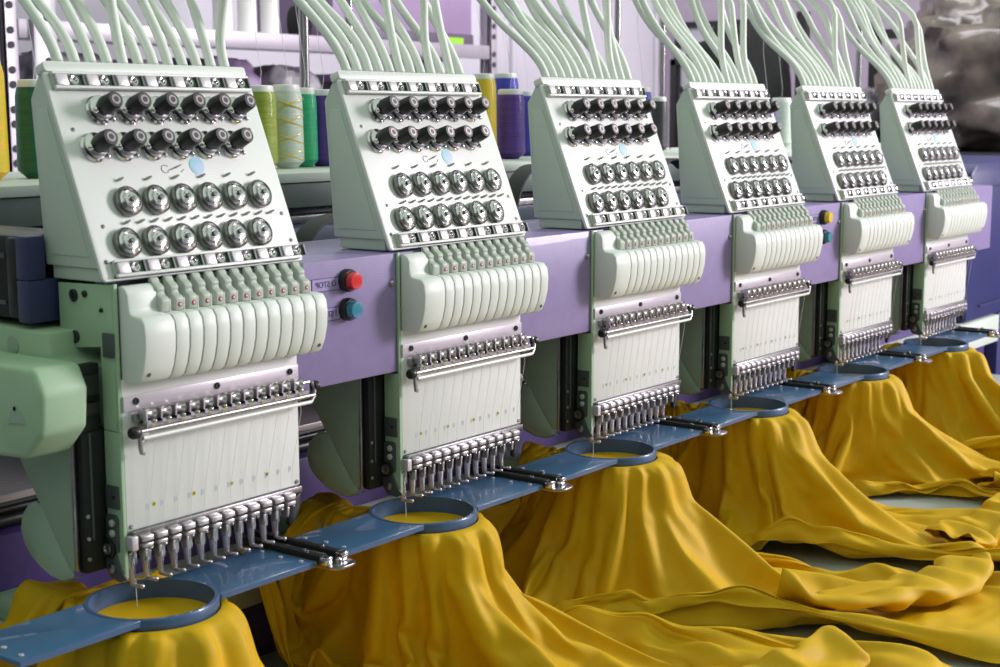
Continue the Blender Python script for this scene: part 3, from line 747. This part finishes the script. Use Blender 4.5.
MB().box(-.02, .02, .30, .33, 0, 1.62).box(-.02, .02, -.10, .33, 1.59, 1.62).box(-.2, .2, .10, .40, 0, .03).build('stand_frame', 'rack_black', stand, .003)
g = lump('garment', (0, -.02, .62), (.36, .50, 1.16), 'black_cloth', 17, .18, 1.6, .85, parent=stand); 
lump('garment_hood', (-.02, .14, 1.50), (.20, .20, .20), 'black_cloth', 18, .1, 2, .9, parent=stand, n=14)
wr_ = empty('bale_rack', (0, 0, 0), 'black metal rack holding the wrapped bales', 'rack')
for y in (-.6, 1.52):
    for x in (4.55, 5.25): MB().box(x-.02, x+.02, y-.02, y+.02, 0, 1.78).build('rack_post', 'rack_black', wr_)
for z in (.55, 1.205): MB().box(4.53, 5.27, -.62, 1.54, z, z+.035).build('rack_shelf', 'rack_black', wr_, .003)
MB().box(5.23, 5.27, -.62, 1.54, 1.70, 1.74).build('rack_bar', 'rack_black', wr_)
tag(lump('wrapped_bale', (4.90, .80, 1.241), (.62, .88, .62), 'plastic_brown', 51, .30, 2.4, .72, n=36), 'large brown plastic wrapped bale on the upper shelf of the black rack', 'bale', 'wrapped bales')
tag(lump('wrapped_bale', (4.90, .72, .586), (.62, .95, .52), 'plastic_dark', 52, .26, 2.4, .68, n=36), 'dark grey plastic wrapped bale on the lower shelf of the black rack', 'bale', 'wrapped bales')
tag(lump('wrapped_bale', (4.90, 1.40, 1.241), (.5, .22, .26), 'plastic_grey', 53, .2, 1.8, .7, n=18), 'small pale plastic wrapped bale beside the large brown one', 'bale', 'wrapped bales')

# ------------------------------------------------------------------ mustard shirts
from mathutils import noise as mn
def sstep(a, b, x):
    t = np.clip((x-a)/(b-a), 0, 1); return t*t*(3-2*t)
def nz(x, y, z=0.): return mn.noise(Vector((x, y, z)))
WK = .45
CN = Vector((HC[0], HC[1]))
def shirt_grid(s, NT=84, NS=50):
    rng = np.random.default_rng(100+s)
    yf = (.50, .58, .62, .64, .58, .54)[s]
    V = np.zeros((NT, NS, 3))
    nf = 11
    fth = np.linspace(-math.pi, math.pi, nf, endpoint=False)+rng.uniform(-.16, .16, nf)
    famp = rng.uniform(.45, 1.15, nf)*np.where(np.arange(nf) % 2 == 0, 1, -.8)
    fw = rng.uniform(.13, .24, nf); ftw = rng.uniform(-.25, .25, nf)
    sd = 7.3*s
    ss = np.linspace(0, 1, NS)
    for i in range(NT):
        th = -math.pi+2*math.pi*i/NT
        c, sn = math.cos(th), math.sin(th)
        # outer outline: a skewed box in front of the machine, bounded by the neighbours
        lo_, hi_ = HR, 1.2
        for _ in range(26):
            m_ = (lo_+hi_)/2; x, y = HC[0]+m_*c, HC[1]+m_*sn; sk = WK*max(-y-.05, 0)
            if -.196+sk < x < .196+sk and -yf < y < .192: lo_ = m_
            else: hi_ = m_
        edge = 1+.05*nz(c*2.2, sn*2.2, sd)+.02*nz(c*9, sn*9, sd)
        Ro = lo_*edge if sn < -.25 else lo_
        front = sstep(.1, .9, -sn)
        Rc = min(Ro, .250+.125*front+.05*nz(c*1.6, sn*1.6, sd+3)+.03*max(c, 0)*front)
        for j in range(NS):
            # two stretches: the hanging cone, then what lies on the table
            u = ss[j]
            if u < .62:
                t = u/.62; r_ = HR+.0012+(Rc-HR)*t
                bz = TZ+(-.2320-TZ)*sstep(.10, .165, HC[1]+r_*sn)
                z = bz+(HZ-.0112-bz)*((1-t)**1.62)
                if t < .12: z = max(z, HZ-.0112-.02*t)
            else:
                t = 1+(u-.62)/.38; r_ = Rc+(Ro-Rc)*(t-1); z = TZ+(-.2320-TZ)*sstep(.10, .165, HC[1]+r_*sn)
            px, py = HC[0]+r_*c, HC[1]+r_*sn
            # long folds that fan out from the ring
            tt = min(t, 1.1)
            w1 = th+.22*nz(c*1.3, sn*1.3, sd+tt*.5)+.10*nz(c*3, sn*3, sd+tt*.8)
            m1 = .65+.9*nz(c*2.1, sn*2.1, sd+20+tt*.6); m2 = .7+.9*nz(c*1.7, sn*1.7, sd+30)
            fa = abs(math.sin(6.5*w1+sd))-.5; fb = abs(math.sin(3.5*(w1+.25*tt*math.sin(th+sd))+sd*2.))-.55
            ds = fa*max(m1, .1)*(1.1-.65*sstep(.35, .9, tt))+1.5*fb*max(m2, .15)*sstep(.12, .7, tt)
            ds += .22*nz(c*11, sn*11, t*1.2+sd)
            hang = (.25+.75*sstep(.0, .55, t))*sstep(.0, .06, t)*(1-.8*sstep(.85, 1.3, t))
            amp = .034*hang
            q = amp*ds
            px += q*c*.75; py += q*sn*.75; z += q*.55*(1 if t < 1 else .3)
            # crumples on the table, ridged and drawn out along the trailing direction
            if t > .7 and py < .08:
                e_ = sstep(.7, 1.05, t)
                ax, ay = px*.80-py*.55, px*.55+py*.80
                wx = ax+.05*nz(px*7, py*7, sd); wy = ay+.05*nz(px*7+5, py*7, sd)
                r1 = (1-abs(nz(wx*5.5, wy*13, sd+1)*1.6)); r2 = 1-abs(nz(wx*13, wy*26, sd+2)*1.6); r3 = 1-abs(nz(wx*30+9, wy*44, sd+5)*1.5)
                hgt = .036*max(r1, 0)**1.6+.014*max(r2, 0)**1.5+.005*max(r3, 0)
                end = 1-sstep(.90, 1.0, u)*.93
                z += hgt*e_*end
                px += .012*e_*nz(wx*12, wy*12, sd+8); py += .012*e_*nz(wx*12, wy*12, sd+9)
            z = min(max(z, TZ+.0022), HZ-.0108)
            if py > .158: z = max(z, -.2305)
            # clear of the bed arm
            if py > -.06 and abs(px-.007) < .036 and z < -.196+0 and z > -.3: z = max(z, -.1965)
            sk = WK*max(-py-.05, 0)
            V[i, j] = (min(max(px, -.1945+sk), .1945+sk), py, z)
    return V
def build_grid(name, V, m, parent, closed=True):
    NT, NS = V.shape[:2]
    f = [(i*NS+j, ((i+1) % NT)*NS+j, ((i+1) % NT)*NS+j+1, i*NS+j+1) for i in range(NT if closed else NT-1) for j in range(NS-1)]
    me = bpy.data.meshes.new(name); me.from_pydata(V.reshape(-1, 3).tolist(), [], f); me.shade_smooth(); me.materials.append(M[m])
    o = bpy.data.objects.new(name, me); COL.objects.link(o); o.parent = parent
    return o

def sleeve_tube(pts, rad, seed, NT=16, NS=26):
    pts = [Vector(q) for q in pts]
    def cr(t):
        n = len(pts)-1; k = min(int(t*n), n-1); f_ = t*n-k
        p0, p1, p2, p3 = pts[max(k-1, 0)], pts[k], pts[k+1], pts[min(k+2, n)]
        return .5*((2*p1)+(p2-p0)*f_+(2*p0-5*p1+4*p2-p3)*f_*f_+(3*p1-p0-3*p2+p3)*f_**3)
    V = np.zeros((NT, NS, 3))
    for j in range(NS):
        t = j/(NS-1); c = cr(t); tg = (cr(min(t+.01, 1))-cr(max(t-.01, 0))).normalized()
        side = tg.cross(Vector((0, 0, 1))).normalized(); up = side.cross(tg).normalized()
        rr = rad*(1.3-.45*t)
        for i in range(NT):
            an = 2*math.pi*i/NT
            w = 1+.08*math.sin(t*40+seed)+.10*nz(t*9, math.cos(an)*1.5, seed)
            q = c+side*(math.cos(an)*rr*w)+up*(math.sin(an)*rr*w*.75)
            V[i, j] = (q.x, q.y, max(q.z, TZ+.006))
    return V
SLV = {1: [((.04, -.36, .115), (.12, -.41, .11), (.22, -.43, .11), (.33, -.42, .11))],
       2: [((-.02, -.30, .12), (.05, -.37, .11), (.16, -.41, .11), (.27, -.42, .11), (.36, -.40, .11))],
       3: [((.06, -.33, .11), (.14, -.36, .10), (.23, -.385, .10), (.32, -.39, .105))],
       4: [((.00, -.30, .12), (.08, -.34, .11), (.17, -.35, .105), (.25, -.33, .105))]}
def cloth_sim(frames):
    """let all six shirts settle together on table, bed arms and ledge"""
    vs = []; fs = []; pin = []; rng_ = []
    def addg(V, off):
        NT, NS = V.shape[:2]; b0 = len(vs)
        vs.extend((V.reshape(-1, 3)+np.array(off)).tolist())
        fs.extend([(b0+i*NS+j, b0+((i+1) % NT)*NS+j, b0+((i+1) % NT)*NS+j+1, b0+i*NS+j+1) for i in range(NT) for j in range(NS-1)])
        return b0, V.shape
    for s in range(6):
        off = (PITCH*s, 0, Z0); V = shirt_grid(s)
        b0, shp = addg(V, off)
        for i in range(shp[0]): pin += [b0+i*shp[1], b0+i*shp[1]+1]
        rng_.append((s, 'shirt_body', b0, shp))
        for k, path in enumerate(SLV.get(s, [])):
            V = sleeve_tube([(x, y, TZ+z) for x, y, z in path], .034, s*2.3)
            b0, shp = addg(V, off); rng_.append((s, 'sleeve', b0, shp))
    me = bpy.data.meshes.new('cloth_tmp'); me.from_pydata(vs, [], fs)
    co = bpy.data.objects.new('cloth_tmp', me); COL.objects.link(co)
    vg = co.vertex_groups.new(name='pin'); vg.add(pin, 1.0, 'REPLACE')
    cols = []
    def collider(b, fr):
        o = MB().box(*b).build('collider_tmp', 'table', None, smooth=False); cols.append(o)
        o.modifiers.new('collision', 'COLLISION'); o.collision.thickness_outer = .003; o.collision.cloth_friction = fr; o.collision.damping = .5
    collider((-1.5, 4, -1.5, .6, Z0+TZ-.3, Z0+TZ), 80)
    collider((-1.5, 4, .165, .9, Z0-.4, Z0-.2355), 60)
    for h in range(6): collider((PITCH*h-.020, PITCH*h+.034, -.055, .19, Z0-.234, Z0-.200), 5)
    for h in range(6):
        o = MB().lathe([(HR-.0005, -.03), (HR-.0005, 0)], (PITCH*h+HC[0], HC[1], Z0+HZ), (0, 0, 1), 32).build('collider_tmp', 'table', None, smooth=False); cols.append(o)
        o.modifiers.new('collision', 'COLLISION'); o.collision.thickness_outer = .001; o.collision.cloth_friction = 5
    cm = co.modifiers.new('cloth', 'CLOTH'); st = cm.settings
    st.quality = 4; st.mass = .2; st.air_damping = 2.
    st.tension_stiffness = 12; st.compression_stiffness = 8; st.shear_stiffness = 4; st.bending_stiffness = .5
    st.tension_damping = 5; st.compression_damping = 5; st.shear_damping = 5; st.bending_damping = .5
    st.vertex_group_mass = 'pin'; st.shrink_min = -.055
    cs = cm.collision_settings; cs.collision_quality = 1; cs.distance_min = .004; cs.use_self_collision = True; cs.self_distance_min = .004; cs.self_friction = 8
    cm.point_cache.frame_start = 1; cm.point_cache.frame_end = frames+2
    for f_ in range(1, frames+1): sc.frame_set(f_)
    dg = bpy.context.evaluated_depsgraph_get(); ev = co.evaluated_get(dg)
    arr = np.zeros(len(ev.data.vertices)*3, np.float32); ev.data.vertices.foreach_get('co', arr); arr = arr.reshape(-1, 3)
    for o in cols+[co]: bpy.data.objects.remove(o, do_unlink=True)
    sc.frame_set(1)
    return arr, rng_
import time
t0 = time.time(); SIM, RNG = cloth_sim(20); print('CLOTH', time.time()-t0)
SLAB = ['mustard yellow shirt hanging from the hoop at the open green arm end', 'mustard yellow shirt hanging from the hoop of the head next to the red button', 'mustard yellow shirt hanging from the third hoop, its sleeve trailing across the table',
        'mustard yellow shirt hanging from the fourth hoop, hem spread out on the table', 'mustard yellow shirt hanging from the hoop of the head next to the yellow button', 'mustard yellow shirt hanging from the last hoop, by the blue cabinet']

shirt_roots = []
for s in range(6):
    sh = empty('mustard_shirt', (PITCH*s, 0, Z0), SLAB[s], 'shirt', 'mustard shirts in the hoops'); shirt_roots.append(sh)
    # the piece stretched in the hoop
    MB().lathe([(HR-.0042, -.0008), (HR-.0042, .0), (HR*.6, .0003), (.0, .0003)], (HC[0], HC[1], HZ-.0185), (0, 0, 1), 48).build('hooped_cloth', 'shirt', sh)
for s, nm, b0, shp in RNG:
    V = SIM[b0:b0+shp[0]*shp[1]].reshape(shp[0], shp[1], 3)-np.array((PITCH*s, 0, Z0), np.float32)
    o = build_grid(nm, V, 'shirt', shirt_roots[s])
    md = o.modifiers.new('thickness', 'SOLIDIFY'); md.thickness = .0014; md.offset = 0
    md = o.modifiers.new('subdivision', 'SUBSURF'); md.levels = 2; md.render_levels = 2
